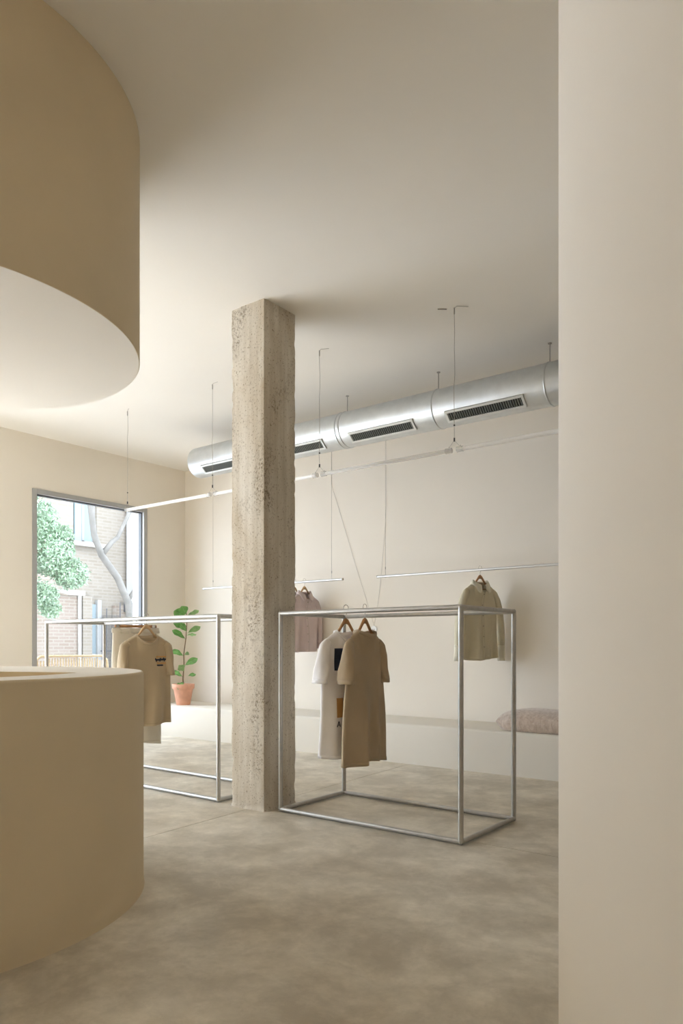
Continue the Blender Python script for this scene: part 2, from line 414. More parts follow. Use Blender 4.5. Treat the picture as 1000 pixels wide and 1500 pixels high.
# ------------------------------------------------------------------ tube racks
def rack(name, label, x0, x1, y0, y1, h, r=.0155):
    t = thing(name, label, 'clothes rack', (x0, y0, 0), group='steel tube floor racks')
    L_, W_ = x1 - x0, y1 - y0; zb, zt = r + .003, h
    for (x, y) in ((0, 0), (L_, 0), (0, W_), (L_, W_)):
        MB().tube([(x, y, zb), (x, y, zt)], r, 20).build('post', M['steel'], t, smooth=True, angle=40)
    for z, nm in ((zb, 'bottom_rail'), (zt, 'top_rail')):
        for a, b in (((0, 0), (L_, 0)), ((0, W_), (L_, W_)), ((0, 0), (0, W_)), ((L_, 0), (L_, W_))):
            MB().tube([(*a, z), (*b, z)], r * .98, 20).build(nm, M['steel'], t, smooth=True, angle=40)
        for (x, y) in ((0, 0), (L_, 0), (0, W_), (L_, W_)):
            sx, sy, sz = (1 if x == 0 else -1), (1 if y == 0 else -1), (1 if z == zb else -1)
            c = MB(); k = r * 1.07
            for a in range(7):
                pass
            c.lathe([(.0001, -k)] + [(k * math.cos(q * PI / 12), k * math.sin(q * PI / 12)) for q in range(-5, 6)] + [(.0001, k)], 20)
            c.v = [(vx + x, vy + y, vz + z) for vx, vy, vz in c.v]
            cf = c.build('corner_joint', M['steel'], t, smooth=True)
            sc = MB().tube([(x, y - sy * k * .9, z), (x, y - sy * k * 1.12, z)], .004, 8); sc.build('set_screw', M['chrome'], cf)
    return t
rack('garment_rack', 'short steel tube rack holding the plain tan tee and white tee', -3.405, -2.012, 3.748, 4.468, 1.369)
rack('garment_rack', 'long steel tube rack between the column and the window', -6.255, -3.965, 3.690, 4.30, 1.364)

# ------------------------------------------------------------------ hangers and clothes
def hook_pts(r=.021, drop=.07):
    pts = [(0, 0 + r * math.cos(a), -r * .75 + r * math.sin(a) + r * .75 + .004) for a in [math.radians(q) for q in range(200, -41, -20)]]
    pts = [(0, p[1], p[2]) for p in pts]
    pts += [(0, .006, -.030), (0, 0, -.040), (0, 0, -drop)]
    return pts
def hanger(label, loc, rz, m, group, clip=False):
    t = thing('clip_hanger' if clip else 'clothes_hanger', label, 'hanger', loc, rz, group)
    # hook: bends in the plane across the rod (x is along the rod here, y across)
    MB().tube(hook_pts(), .0019, 8).build('hook', M['chrome'], t, smooth=True)
    if not clip:
        mb = MB(); hs = [(.172, -.216, .008), (.145, -.203, .010), (.115, -.187, .012), (.085, -.166, .014), (.055, -.134, .018), (.035, -.108, .020), (.018, -.086, .023)]
        P_ = [(-a, b, c) for a, b, c in hs] + [(0, -.079, .024)] + hs[::-1]
        rows = []
        for (y, z, hh) in P_:
            xo = -.004 * (y / .19) ** 2; wx = .0095
            rows.append([(xo + wx * math.cos(a), y, z + hh * .78 * math.sin(a)) for a in [2 * PI * k / 12 for k in range(12)]])
        mb.grid(rows, True); mb.f.append(tuple(range(11, -1, -1))); o = 12 * (len(P_) - 1); mb.f.append(tuple(range(o, o + 12)))
        mb.build('shoulder_wood', m, t, smooth=True)
        MB().tube([(-.003, -.175, -.204), (-.003, .175, -.204)], .0055, 10).build('trouser_bar', m, t, smooth=True)
    else:
        MB().box(-.007, .007, -.17, .17, -.088, -.066).build('bar', m, t, bevel=.004)
        for s in (-.145, .145):
            MB().box(-.011, .011, s - .013, s + .013, -.112, -.062).build('clip', M['chrome'], t, bevel=.003)
    return t

def ss(x, a, b):
    t = max(0, min(1, (x - a) / (b - a))); return t * t * (3 - 2 * t)

def garment(name, label, cat, loc, rz, m, L_=.81, W_=.212, Ws=.188, sleeve='short', seed=1, group=None, shirt=False, nd=.07, T0=.042, mc=None, sl_len=None, flare=1.0):
    rnd = random.Random(seed); t = thing(name, label, cat, loc, rz, group)
    zs = -.142; nw = .082; zhem = zs - L_
    ph = [rnd.uniform(0, 6.28) for _ in range(10)]
    def top(ys, side):
        if ys < nw: return zs - (nd if side > 0 else .018) * math.sqrt(max(0, 1 - (ys / nw) ** 2))
        q = (ys - nw) / (Ws - nw); return zs - .058 * q - .012 * q ** 4
    def bp(side, a, b, off=0.0):
        ys = abs(a) * Ws; z0 = top(ys, side); z = z0 + (zhem - z0) * b
        if shirt: z += b ** 8 * .035 * (abs(a) ** 2)                      # shirt-tail hem
        w = Ws + (W_ * .97 - Ws) * ss(b, 0, .28) + (W_ * .03) * ss(b, .3, 1)
        y = a * w
        edge = max(0, 1 - abs(a) ** 2.6) ** .5
        tb = .021 + (T0 - .021) * ss(b, .02, .55)
        tn = .038 * math.sqrt(max(0, 1 - (ys / nw) ** 2)) * (1 - ss(b, 0, .2)) if ys < nw else 0
        rise = min(1, b / .035) ** .5 if ys >= nw else 1
        x = side * (tb * edge * rise + tn)
        k = ss(b, .18, 1.0)
        fold = .022 * math.sin(a * 4.3 + ph[0]) + .020 * math.sin(a * 8.5 + ph[1] + 1.5 * b) + .005 * math.sin(a * 15 + ph[2] + 2 * b)
        f2 = .012 * math.sin(a * 6.5 + ph[3] + (1.5 if side > 0 else 0)) + .004 * math.sin(a * 13 + ph[4] * side)
        x += fold * k * .9 + f2 * k * edge + .004 * math.sin(9 * b + a * 5 + ph[5]) * ss(b, .1, .4)
        z += .008 * k * math.sin(a * 3 + ph[6])
        return (x + side * off, y, z)
    na, nb = 56, 40
    mb = MB()
    for side in (1, -1):
        rows = [[bp(side, -1 + 2 * i / na, j / nb) for i in range(na + 1)] for j in range(nb + 1)]
        mb.grid(rows if side > 0 else [r[::-1] for r in rows])
    mb.build('body', m, t, smooth=True, solid=.0025, weld=.0012)
    # hem stitch band
    for side in (1, -1):
        MB().grid([[bp(side, -.985 + 1.97 * i / na, b, .0022) for i in range(na + 1)] for b in (.968, .984, 1.0)]).build('hem', m, t, smooth=True, solid=.0015)
    # sleeves
    for s in (-1, 1):
        if sleeve == 'short':
            P_ = [(Ws * .80, -.215, .030, .018), (Ws * .98, -.245, .036, .028), (Ws * (1 + .07 * flare), -.30, .037, .042), (Ws * (1 + .12 * flare), -.37, .036, .052), (Ws * (1 + .15 * flare), -.43, .035, .057), (Ws * (1 + .16 * flare), -.475, .034, .060)]
        else:
            e = sl_len or .62
            P_ = [(Ws * .80, -.215, .030, .018), (Ws * .98, -.245, .034, .028), (Ws * (1 + .10 * flare), -.31, .036, .036), (Ws * (1 + .19 * flare), -.41, .036, .040), (Ws * (1 + .25 * flare), -.52, .035, .040), (Ws * (1 + .28 * flare), -.64, .033, .038), (Ws * (1 + .30 * flare), -.15 - e, .031, .035)]
        # resample
        pts = []
        for i in range(len(P_) - 1):
            for q in range(5): pts.append(tuple(P_[i][k] + (P_[i + 1][k] - P_[i][k]) * q / 5 for k in range(4)))
        pts.append(P_[-1])
        rows = []; p2 = rnd.uniform(0, 6)
        for i, (y, z, ra, rb) in enumerate(pts):
            j0, j1 = max(0, i - 1), min(len(pts) - 1, i + 1)
            ty, tz = pts[j1][0] - pts[j0][0], pts[j1][1] - pts[j0][1]; ln = math.hypot(ty, tz); ty /= ln; tz /= ln
            ny, nz_ = -tz, ty; u = i / (len(pts) - 1)
            row = []
            for k in range(24):
                a = 2 * PI * k / 24
                wob = 1 + (.06 * math.sin(3 * a + p2 + 6 * u) + .05 * math.sin(5 * a + 9 * u + p2) + .05 * math.sin(14 * u + 2 * a)) * ss(u, .25, .6)
                cx = math.cos(a) * ra * wob; sx = math.sin(a) * rb * wob
                row.append((sx + .010 * math.sin(u * 5 + p2) * u, s * (y + ny * cx), z + nz_ * cx))
            rows.append(row if s > 0 else row[::-1])
        MB().grid(rows, True).build('sleeve', m, t, smooth=True, solid=.0025)
        if sleeve == 'short':
            MB().grid([[tuple(c_ * 1.0 for c_ in p) for p in [(v[0] * 1.03, v[1] + (v[1] - s * Ws * (1 + .16 * flare)) * .03, v[2]) for v in r_]] for r_ in rows[-4:]], True).build('sleeve_hem', m, t, smooth=True, solid=.0015)
        else:
            MB().grid([[(v[0] * 1.05, v[1] + (v[1] - s * Ws * (1 + .30 * flare)) * .05, v[2] - (.004 if q == 3 else 0)) for v in r_] for q, r_ in enumerate(rows[-4:])], True).build('cuff', mc or m, t, smooth=True, solid=.003)
    if not shirt:
        # ribbed neckband
        rows = [[], [], []]
        for side in (1, -1):
            rng = [i / 24 for i in range(25)] if side > 0 else [i / 24 for i in range(1, 24)]
            for q in rng:
                ys = (-1 + 2 * q) * nw * side
                for r_, (db, of) in enumerate(((-.006, .001), (.007, .003), (.020, .003))):
                    a = ys / Ws; x, y, z = bp(side, a, max(0, db) / L_, of); rows[r_].append((x, y, z + (.006 if db < 0 else 0)))
        MB().grid(rows, True).build('neckband', m, t, smooth=True, solid=.0035)
    else:
        cm = mc or m
        # folded collar: stand, roll and fall, open at the front
        rows = [[] for _ in range(6)]
        n_ = 36
        for i in range(n_ + 1):
            th = math.radians(14 + (360 - 28) * i / n_); fr = max(0, math.cos(th)); sn, cs = math.sin(th), math.cos(th)
            base = Vector((.040 * cs, nw * sn, zs - .052 * fr ** 1.5 - .012 * max(0, -cs)))
            o = Vector((cs, sn, 0)); pt = ss(fr, .55, .97)
            fall = .044 + .038 * pt
            for r_, v in enumerate((base, base + o * .002 + Vector((0, 0, .018)), base + o * .005 + Vector((0, 0, .030)), base + o * .013 + Vector((0, 0, .026)), base + o * .022 + Vector((0, 0, .030 - fall * .55)), base + o * (.030) + Vector((.006 * pt, .020 * pt * (1 if sn > 0 else -1), .030 - fall)))):
                rows[r_].append(tuple(v))
        MB().grid(rows).build('collar', cm, t, smooth=True, solid=.003)
        # placket and buttons
        pk = MB().grid([[bp(1, a, .012 + b / 30 * .985, .004) for a in (-.075, -.07, 0, .07, .075)] for b in range(31)]).build('placket', m, t, smooth=True, solid=.002)
        MB().grid([[bp(1, a, .012 + b / 30 * .985, .0056) for a in (.062, .076)] for b in range(31)]).build('placket_edge', M['button'], pk)
        for b in (.06, .21, .36, .51, .66, .81):
            x, y, z = bp(1, 0, b, .006)
            MB().tube([(x, y, z), (x + .003, y, z)], .0055, 12).build('button', M['button'], t)
        # yoke seam and neck label
        MB().grid([[(-.034, -.028, zs - .020), (-.034, .028, zs - .020)], [(-.033, -.028, zs - .036), (-.033, .028, zs - .036)]]).build('neck_label', M['labelgreen'], t, solid=.001)
    def bz(side, a, z, off=0.0):                     # the same surface addressed by height below the hook
        z0 = top(abs(a) * Ws, side); return bp(side, a, (z - z0) / (zhem - z0), off)
    return t, bz, zhem

def patch(t, bp, side, a0, a1, b0, b1, m, name, off=.003, n=8):
    return MB().grid([[bp(side, a0 + (a1 - a0) * i / n, b0 + (b1 - b0) * j / n, off) for i in range(n + 1)] for j in range(n + 1)]).build(name, m, t, smooth=True, solid=.0006)
def stroke(bp, side, pts, off=.005, r=.0022):
    return [bp(side, a, b, off) for a, b in pts]

# white and tan tees on the short rack (their backs face the room)
GR = 'wooden hangers on the short rack'
hanger('brown wooden hanger carrying the white tee', (-2.840, 3.748, 1.369 + .0155), math.radians(-9), M['wood'], GR)
hanger('brown wooden hanger carrying the plain tan tee', (-2.690, 3.748, 1.369 + .0155), math.radians(1), M['wood'], GR)
t, bp, zh = garment('t_shirt', 'white short-sleeved tee with navy and orange back print behind the tan tee', 'shirt', (-2.840, 3.748, 1.3845), math.radians(-9), M['white_cloth'], L_=.80, seed=5)
# (the print sits on the side that faces the room)
patch(t, bp, 1, -.62, .30, -.255, -.395, M['navy'], 'navy_print')
patch(t, bp, 1, -.62, -.36, -.565, -.685, M['orange'], 'orange_print')
fs = MB()
for seg in ([(-.62, -.742), (-.55, -.708)], [(-.55, -.708), (-.48, -.742)], [(-.595, -.730), (-.505, -.730)]):
    fs.tube(stroke(bp, 1, [(seg[0][0] + (seg[1][0] - seg[0][0]) * i / 4, seg[0][1] + (seg[1][1] - seg[0][1]) * i / 4) for i in range(5)], .0035), .0032, 6)
fs.build('printed_letter', M['navy'], t)
garment('t_shirt', 'plain tan short-sleeved tee on the short steel rack', 'shirt', (-2.690, 3.748, 1.3845), math.radians(1), M['tan'], L_=.835, Ws=.18, seed=11, nd=.028, flare=.25)

# sand tee and khaki trousers on the long rack
GR2 = 'wooden hangers on the long rack'
hanger('pale wooden hanger carrying the sand tee with chest print', (-4.800, 3.690, 1.364 + .0155), math.radians(-13), M['woodpale'], GR2)
t, bp, zh = garment('t_shirt', 'sand coloured tee with small orange and navy chest print', 'shirt', (-4.800, 3.690, 1.3795), math.radians(-13), M['tan2'], L_=.725, seed=21, flare=.3)
for q in ((.36, .86, -.318, -.327), (.36, .86, -.371, -.380), (.84, .86, -.318, -.380), (.36, .38, -.327, -.371)):
    patch(t, bp, 1, *q, M['orange'], 'orange_print_line', .0028)
pts = []
for i in range(90):                       # loose script line, not legible in the photograph
    u = i / 89; pts.append((.30 + .47 * u, -.349 + .010 * math.sin(u * 58) * (1.35 if i % 34 < 9 else .55) + .004 * u))
MB().tube(stroke(bp, 1, pts, .004), .0034, 6).build('script_print', M['navy'], t)
pts = [(.36 + .27 * i / 40, -.392 + .004 * math.sin(i * 1.9)) for i in range(41)]
MB().tube(stroke(bp, 1, pts, .004), .0028, 6).build('script_print', M['navy'], t)

def trousers(label, loc, rz, m):
    t = thing('trousers', label, 'trousers', loc, rz)
    w = .19; z0, zc, z1 = -.092, -.37, -1.03
    for s in (-1, 1):
        rows = []
        for j in range(41):
            u = j / 40; z = z0 + (z1 - z0) * u
            c = s * (.092 + .022 * ss(u, .25, 1)); hw = .093 + .010 * ss(u, .05, .3) - .012 * ss(u, .35, 1)
            th = .012 + .022 * ss(u, .0, .4) + .006 * ss(u, .5, 1)
            tw = .20 * u * (1 if s > 0 else .5)
            row = []
            for k in range(28):
                a = 2 * PI * k / 28
                y = hw * math.copysign(abs(math.cos(a)) ** .8, math.cos(a)); x = th * math.sin(a) * (1 + .2 * math.sin(3 * a + 4 * u))
                x += .006 * math.sin(y * 40 + s + 3 * u) * u
                row.append((x * math.cos(tw) - y * math.sin(tw) + .01 * u, c + x * math.sin(tw) + y * math.cos(tw), z - (.012 * (y / hw) if u == 1 else 0)))
            rows.append(row)
        MB().grid(rows, True).build('leg', m, t, smooth=True, solid=.003)
        MB().grid([[(v[0] * 1.06, v[1], v[2]) for v in r] for r in rows[-2:]], True).build('leg_hem', m, t, smooth=True, solid=.002)
    ring = lambda z, k: [(.015 * k * math.sin(a), .187 * k * math.copysign(abs(math.cos(a)) ** .7, math.cos(a)), z) for a in [2 * PI * q / 40 for q in range(40)]]
    MB().grid([ring(z0 + .002, 1.0), ring(z0 - .018, 1.03), ring(z0 - .040, 1.03)], True).build('waistband', m, t, smooth=True, solid=.003)
    for y in (-.13, -.05, .05, .13):
        MB().box(.0155, .0195, y - .006, y + .006, z0 - .044, z0 + .003).build('belt_loop', m, t)
    return t
hanger('wooden clip hanger carrying the pale khaki trousers', (-4.935, 3.690, 1.3795), math.radians(-22), M['wood'], GR2, clip=True)
trousers('pale khaki trousers hanging behind the sand tee', (-4.935, 3.690, 1.3795), math.radians(-22), M['khaki'])

# ------------------------------------------------------------------ wall rods with shirts
YROD, ZROD = 6.375, 1.874
def rod(label, x0, x1, cables):
    t = thing('hanging_rod', label, 'clothes rod', (x0, YROD, ZROD), group='thin rods hung along the wall')
    MB().tube([(0, 0, 0), (x1 - x0, 0, 0)], .0125, 18).build('rod_tube', M['alu'], t, smooth=True, angle=40)
    for x in (0, x1 - x0): MB().tube([(x - .004, 0, 0), (x + .004, 0, 0)], .0135, 18).build('end_cap', M['wire'], t)
    for cx in cables:
        x = cx - x0
        MB().tube([(x, 0, .012), (x, 0, ZC - ZROD)], .0016, 6).build('suspension_cable', M['wire'], t)
        MB().tube([(x - .012, 0, .0), (x + .012, 0, .0)], .0155, 16).build('cable_clamp', M['alu'], t, smooth=True, angle=40)
        MB().tube([(x, 0, .075), (x, 0, .10)], .005, 8).build('cable_grip', M['wire'], t)
        MB().tube([(x, 0, ZC - ZROD - .02), (x, 0, ZC - ZROD)], .009, 10).build('ceiling_fixing', M['wire'], t)
    return t
rod('thin aluminium rod with the pink shirts hung past the column', -7.13, -4.875, (-6.95, -5.03))
rod('thin aluminium rod with the pale olive shirt over the cushion', -4.415, -1.65, (-4.31, -1.85))
GP = 'wooden hangers with pink shirts'
xs = -5.425
for i, (x, a) in enumerate(((xs, -8), (xs - .15, -2))):
    hanger(('pale wooden hanger carrying the pink shirt that shows beside the column', 'pale wooden hanger whose pink shirt is hidden by the column')[i], (x, YROD, ZROD + .0125), math.radians(a), M['woodpale'], GP)
    garment('long_sleeved_shirt', ('dusty pink long-sleeved shirt showing beside the concrete column', 'dusty pink long-sleeved shirt mostly hidden behind the concrete column')[i], 'shirt', (x, YROD, ZROD + .0125), math.radians(a), M['pink'], L_=.68, W_=.215, Ws=.185, sleeve='long', seed=31 + i, group='dusty pink shirts on the wall rod', shirt=True, sl_len=.62)
hanger('dark wooden hanger carrying the pale olive shirt', (-3.215, YROD, ZROD + .0125), math.radians(-22), M['wood'], 'wooden hanger with the olive shirt')
garment('button_shirt', 'pale olive long-sleeved button shirt hung on the rod near the cushion', 'shirt', (-3.215, YROD, ZROD + .0125), math.radians(-22), M['olive'], L_=.745, W_=.208, Ws=.185, sleeve='long', seed=44, shirt=True, mc=M['olive_light'], sl_len=.735, flare=1.5)

# ------------------------------------------------------------------ air duct
def duct():
    t = thing('air_duct', 'round galvanised air duct with slotted grilles under the ceiling', 'air duct', (0, 5.60, 3.215))
    R = .168
    joints = [-6.36, -5.24, -4.235, -3.205, -2.20, -1.19, -.18, .83, 1.84, XR]
    for i in range(len(joints) - 1):
        a, b = joints[i], joints[i + 1]; mb = MB(); n = 56
        prof = [(a, R), (b, R)] if i else [(a, .0005), (a, R - .030), (a + .004, R - .016), (a + .014, R - .005), (a + .030, R), (b, R)]
        rows = [[(x, r * math.cos(2 * PI * k / n), r * math.sin(2 * PI * k / n)) for k in range(n)] for x, r in prof]
        mb.grid(rows, True).build('duct_section', M['zinc'], t, smooth=True, angle=50)
        if i and a > -5.0:
            for dx in ((-.022, .022) if i == 2 else (0,)):
                rows = [[(a + dx + x, (R + h) * math.cos(2 * PI * k / n), (R + h) * math.sin(2 * PI * k / n)) for k in range(n)] for x, h in ((-.008, -.001), (-.006, .005), (.006, .005), (.008, -.001))]
                MB().grid(rows, True).build('joint_band', M['zinc_band'], t, smooth=True)
    for x in (-5.25, -4.225, -3.225, -2.215, -1.2, 0, 1.2):
        MB().tube([(x, 0, R - .004), (x, 0, ZC - 3.215)], .004, 8).build('hanger_rod', M['wire'], t)
        MB().tube([(x, 0, ZC - 3.215 - .006), (x, 0, ZC - 3.215)], .016, 12).build('rod_plate', M['wire'], t)
    ang = math.radians(47)
    for x0 in (-6.12, -5.105, -4.085, -3.06, -2.04, -1.02, 0):
        x1 = x0 + .665
        mtx = Matrix.Translation((0, -R * math.cos(ang), -R * math.sin(ang))) @ Matrix.Rotation(ang - PI / 2, 4, 'X') 
        # local: z' points inwards to the axis side; build flat then map so that -z' is outwards
        def mp(mb):
            mb.v = [tuple(mtx @ Vector(v)) for v in mb.v]; return mb
        hw = .036; fr = MB()
        fr.box(x0 - .022, x1 + .022, -hw - .020, -hw, -.010, .020); fr.box(x0 - .022, x1 + .022, hw, hw + .020, -.010, .020)
        fr.box(x0 - .022, x0, -hw, hw, -.010, .020); fr.box(x1, x1 + .022, -hw, hw, -.010, .020)
        gf = mp(fr).build('grille', M['grille'], t, bevel=.002)
        mp(MB().box(x0, x1, -hw, hw, -.002, .004)).build('grille_backing', M['dark'], gf)
        sl = MB(); n = 32
        for k in range(n):
            x = x0 + (x1 - x0) * (k + .5) / n; sl.box(x - .0035, x + .0035, -hw, hw, -.009, -.002)
        tag(mp(sl).build('grille_slats', M['slat'], gf), kind='stuff')
    return t
duct()

# ------------------------------------------------------------------ suspended tube lights
XS = [-6.29, -5.022, -3.755, -2.521, -1.28]
YT, ZT2 = 4.60, 2.535
for i in range(4):
    a, b = XS[i] + (.0 if i == 0 else .045), XS[i + 1] - .045
    lab = ['opal tube lamp of the hanging line nearest the window', 'opal tube lamp of the hanging line behind the column', 'clear frosted tube lamp of the hanging line over the short rack', 'opal tube lamp of the hanging line past the short rack'][i]
    t = thing('tube_lamp', lab, 'tube lamp', (a, YT, ZT2), group='hanging line of tube lamps')
    L_ = b - a; mt = M['tubeclear'] if i == 2 else M['tubewhite']
    MB().tube([(0, 0, 0), (L_, 0, 0)], .0155, 18).build('tube', mt, t, smooth=True, angle=40)
    for x in (0, L_):
        MB().tube([(x - .024, 0, 0), (x + .024, 0, 0)], .020, 16).build('end_socket', M['clear'], t, smooth=True, angle=40)
        MB().tube([(x + .004, 0, .019), (x + .004, 0, .028)], .004, 8).build('socket_pin', M['wire'], t)
    if i == 2: MB().tube([(.02, 0, .004), (L_ * .5, 0, .002), (L_ - .02, 0, .004)], .0018, 6).build('feed_wire', M['wire'], t)
for i, x in enumerate(XS):
    t = thing('suspension_cable', ['thin steel cable holding the tube lamp line by the window', 'thin steel cable in front of the duct end', 'thin steel cable dropping beside the concrete column', 'thin twisted cable dropping over the short rack', 'thin steel cable past the short rack'][i], 'cable', (x, YT, ZT2), group='cables of the tube lamp line')
    h = ZC - ZT2
    rr = random.Random(i)
    pts = [(rr.uniform(-.004, .004) * (0 < q < 10) + .03 * (0 if i != 3 else 1) * (1 - q / 10) * 0, rr.uniform(-.003, .003), .075 + (h - .085) * q / 10) for q in range(11)]
    MB().tube(pts, .0019, 6).build('cable', M['wire'], t)
    MB().tube([(0, 0, .06), (0, 0, .085)], .006, 8).build('cable_grip', M['black'], t)
    MB().tube([(0, 0, .17), (0, 0, .18)], .006, 8).build('cable_grip', M['black'], t)
    for s in (-1, 1):
        MB().tube([(0, 0, .07), (s * .045, 0, .018)], .0013, 6).build('bridle', M['wire'], t)
    MB().tube([(0, 0, h - .045), (0, 0, h)], .005, 8).build('ceiling_hook', M['wire'], t)
    MB().tube([(0, 0, h - .006), (.03, -.02, h - .004), (.09, -.05 + .03 * i, h - .003)], .0018, 6).build('wire_tail', M['wire'], t)
    if i == 3:
        MB().tube([(-.05, -.02, h - .004), (-.10, -.06, h - .004)], .004, 6).build('ceiling_clip', M['wire'], t)

# wall socket and its two cables
t = thing('wall_socket', 'small round white wall socket behind the tan tee', 'socket', (-4.665, YL, 1.325))
MB().tube([(0, -.012, 0), (0, 0, 0)], .040, 28).build('socket_plate', M['white_plastic'], t, smooth=True, angle=40)
for x in (-.010, .010): MB().tube([(x, -.0135, 0), (x, -.011, 0)], .0045, 10).build('socket_hole', M['black'], t)
for nm, lab, x0, z0, lean in (('power_cable', 'thin pale power cable slanting down the wall to the socket', -5.27, 3.02, 0), ('power_cable', 'thin pale power cable falling almost straight to the wall socket', -4.50, 3.05, 1)):
    pts = []
    for q in range(13):
        u = q / 12; x = x0 + (-4.665 - x0) * (u if not lean else u ** 2.2); pts.append((x + .003 * math.sin(u * 9), YL - .006, z0 + (1.365 - z0) * u))
    tag(MB().tube([(x0, YL - .006, ZC - .002)] + pts, .0015, 6).build(nm, mat('pale_cable', (.55, .52, .48), .5), None, smooth=True), lab, 'cable')

# ------------------------------------------------------------------ potted fig
def fig():
    px, py, pz = -7.315, 6.20, .385
    p = thing('plant_pot', 'terracotta pot with a raised rim on the bench by the window corner', 'plant pot', (px, py, pz))
    MB().lathe([(.0005, 0), (.082, 0), (.088, .006), (.122, .205), (.124, .207), (.136, .207), (.140, .212), (.143, .262), (.140, .268), (.128, .268), (.122, .255), (.118, .215)], 44).build('pot_body', M['terracotta'], p, smooth=True, angle=40)
    MB().lathe([(.119, .228), (.06, .236), (.0005, .24)], 32).build('soil', M['soil'], p, smooth=True)
    t = thing('fig_plant', 'young fiddle-leaf fig with broad green leaves in the terracotta pot', 'plant', (px, py, pz + .235))
    d = 9.2 / FPX   # metres per photo pixel there
    Z0 = (1034 - 1000) * d
    def pt(u, v): return ((u - 268) * d, (1034 - v) * d - .235)
    # camera right / towards camera at the plant
    rx, ry = math.cos(YAW), math.sin(YAW); fx, fy = math.sin(YAW), -math.cos(YAW)
    def W3(u, v, dep=0): a, z = pt(u, v); return Vector((a * rx + dep * fx, a * ry + dep * fy, z))
    st = [W3(268, 1006), W3(267.5, 995), W3(269, 975), W3(268.5, 960), W3(270.5, 945), W3(272, 935), W3(273, 920), W3(273.5, 905), W3(272.5, 896)]
    MB().tube(st, [.0085, .008, .0075, .007, .0065, .006, .0055, .005, .004], 8).build('stem', M['stem'], t, smooth=True)
    leaves = [  # attach (u,v), tip (u,v), half width m, towards camera, roll, young
        ((272.5, 905), (256, 893), .085, .06, .2, 0), ((272, 900), (268, 887), .075, .08, .1, 0), ((273, 901), (291, 893), .04, -.05, 1.0, 1),
        ((273, 921), (257, 911), .060, .10, .4, 0), ((273, 925), (268, 913), .05, .16, .2, 0), ((274, 927), (294, 917), .048, .02, .7, 1),
        ((272, 937), (253, 921), .050, .04, .4, 0), ((273, 930), (288, 929.5), .030, .06, 1.1, 1), ((269, 962), (251, 951), .048, .02, .4, 0),
        ((269, 960), (276, 956), .03, -.08, .6, 1), ((269.5, 976), (290, 964), .052, .05, .4, 0), ((269, 984), (266, 975), .06, .14, .2, 1),
        ((267.5, 993), (251, 982), .045, .01, .5, 0), ((275, 991), (287, 988), .030, .05, .5, 0), ((268, 1000), (264, 1007), .055, .15, .1, 0)]
    for (au, av), (tu, tv), hw, dep, roll, young in leaves:
        A = W3(au, av); T = W3(tu, tv, dep); ax = T - A; ln = ax.length; ax.normalize()
        view = Vector((fx, fy, .25)).normalized()
        nrm = (view - ax * view.dot(ax)).normalized(); nrm = Matrix.Rotation(roll * .9, 3, ax) @ nrm; side = ax.cross(nrm)
        mb = MB(); rows = []
        for j in range(11):
            u = j / 10
            w = hw * (math.sin(PI * min(1, u ** 1.35)) ** .75 * (.55 + .45 * u)) if 0 < u < 1 else .001
            if u < .16: w = .0025
            c = A + ax * (ln * u) + Vector((0, 0, -.03 * u * u + .02 * u)) - nrm * (.02 * u * u)
            row = []
            for k in range(-3, 4):
                s = k / 3; row.append(c + side * (w * s) + nrm * (.22 * w * abs(s) ** 1.3 + .006 * math.sin(u * 16) * abs(s)))
            rows.append(row)
        lf = mb.grid(rows).build('leaf', M['leaf_light' if young else 'leaf'], t, smooth=True)
        MB().tube([rows[j][3] + nrm * .001 for j in range(11)], .0018, 6).build('midrib', M['leaf_light'], lf, smooth=True)
fig()

# ------------------------------------------------------------------ bench cushion
def cushion():
    L_, D_, Hh = 1.5, .56, .185
    t = thing('bench_cushion', 'plump mottled rose-beige velvet cushion lying on the bench', 'cushion', (-2.93, 6.02, .387))
    from mathutils import noise as NZ
    nx, ny = 56, 26
    def P_(i, j, s):
        u, v = i / nx, j / ny
        a, b = math.sin(PI / 2 * (2 * u - 1)), math.sin(PI / 2 * (2 * v - 1))
        e = max(0, 1 - abs(a) ** 9) ** .5 * max(0, 1 - abs(b) ** 3.2) ** .5
        # rounded plan at the ends
        y = D_ / 2 + b * D_ / 2 * (1 - .18 * max(0, abs(a) - .8) / .2)
        x = L_ / 2 + a * L_ / 2 * (1 - .03 * b * b)
        wr = .007 * NZ.noise(Vector((x * 7, y * 9, s)))
        z = Hh * .42 + (Hh * .58 * e + wr * e if s > 0 else -Hh * .42 * min(1, e * 1.8))
        return (x, y, max(0.0, z))
    mb = MB()
    for s in (1, -1):
        rows = [[P_(i, j, s) for i in range(nx + 1)] for j in range(ny + 1)]
        mb.grid(rows if s > 0 else [r[::-1] for r in rows])
    mb.build('cushion_cover', M['cushion'], t, smooth=True, weld=.0008)
    pts = [P_(0, j, 1) for j in range(ny + 1)] 
    edge = [P_(i, 0, 1) for i in range(nx + 1)]
    MB().tube([(p[0], p[1] + .002, p[2]) for p in edge[2:-2]], .003, 6).build('seam', M['cushion'], t, smooth=True)
cushion()

# ------------------------------------------------------------------ outside the window
struct(MB().box(-45, XW - .3, -40, 45, -.45, -.15).build('street_ground', M['asphalt']))
# raised terrace strip outside the shop glass
struct(MB().box(XW - 2.0, XW - .3, -6, 9, -.15, -.02).build('terrace', M['asphalt']))

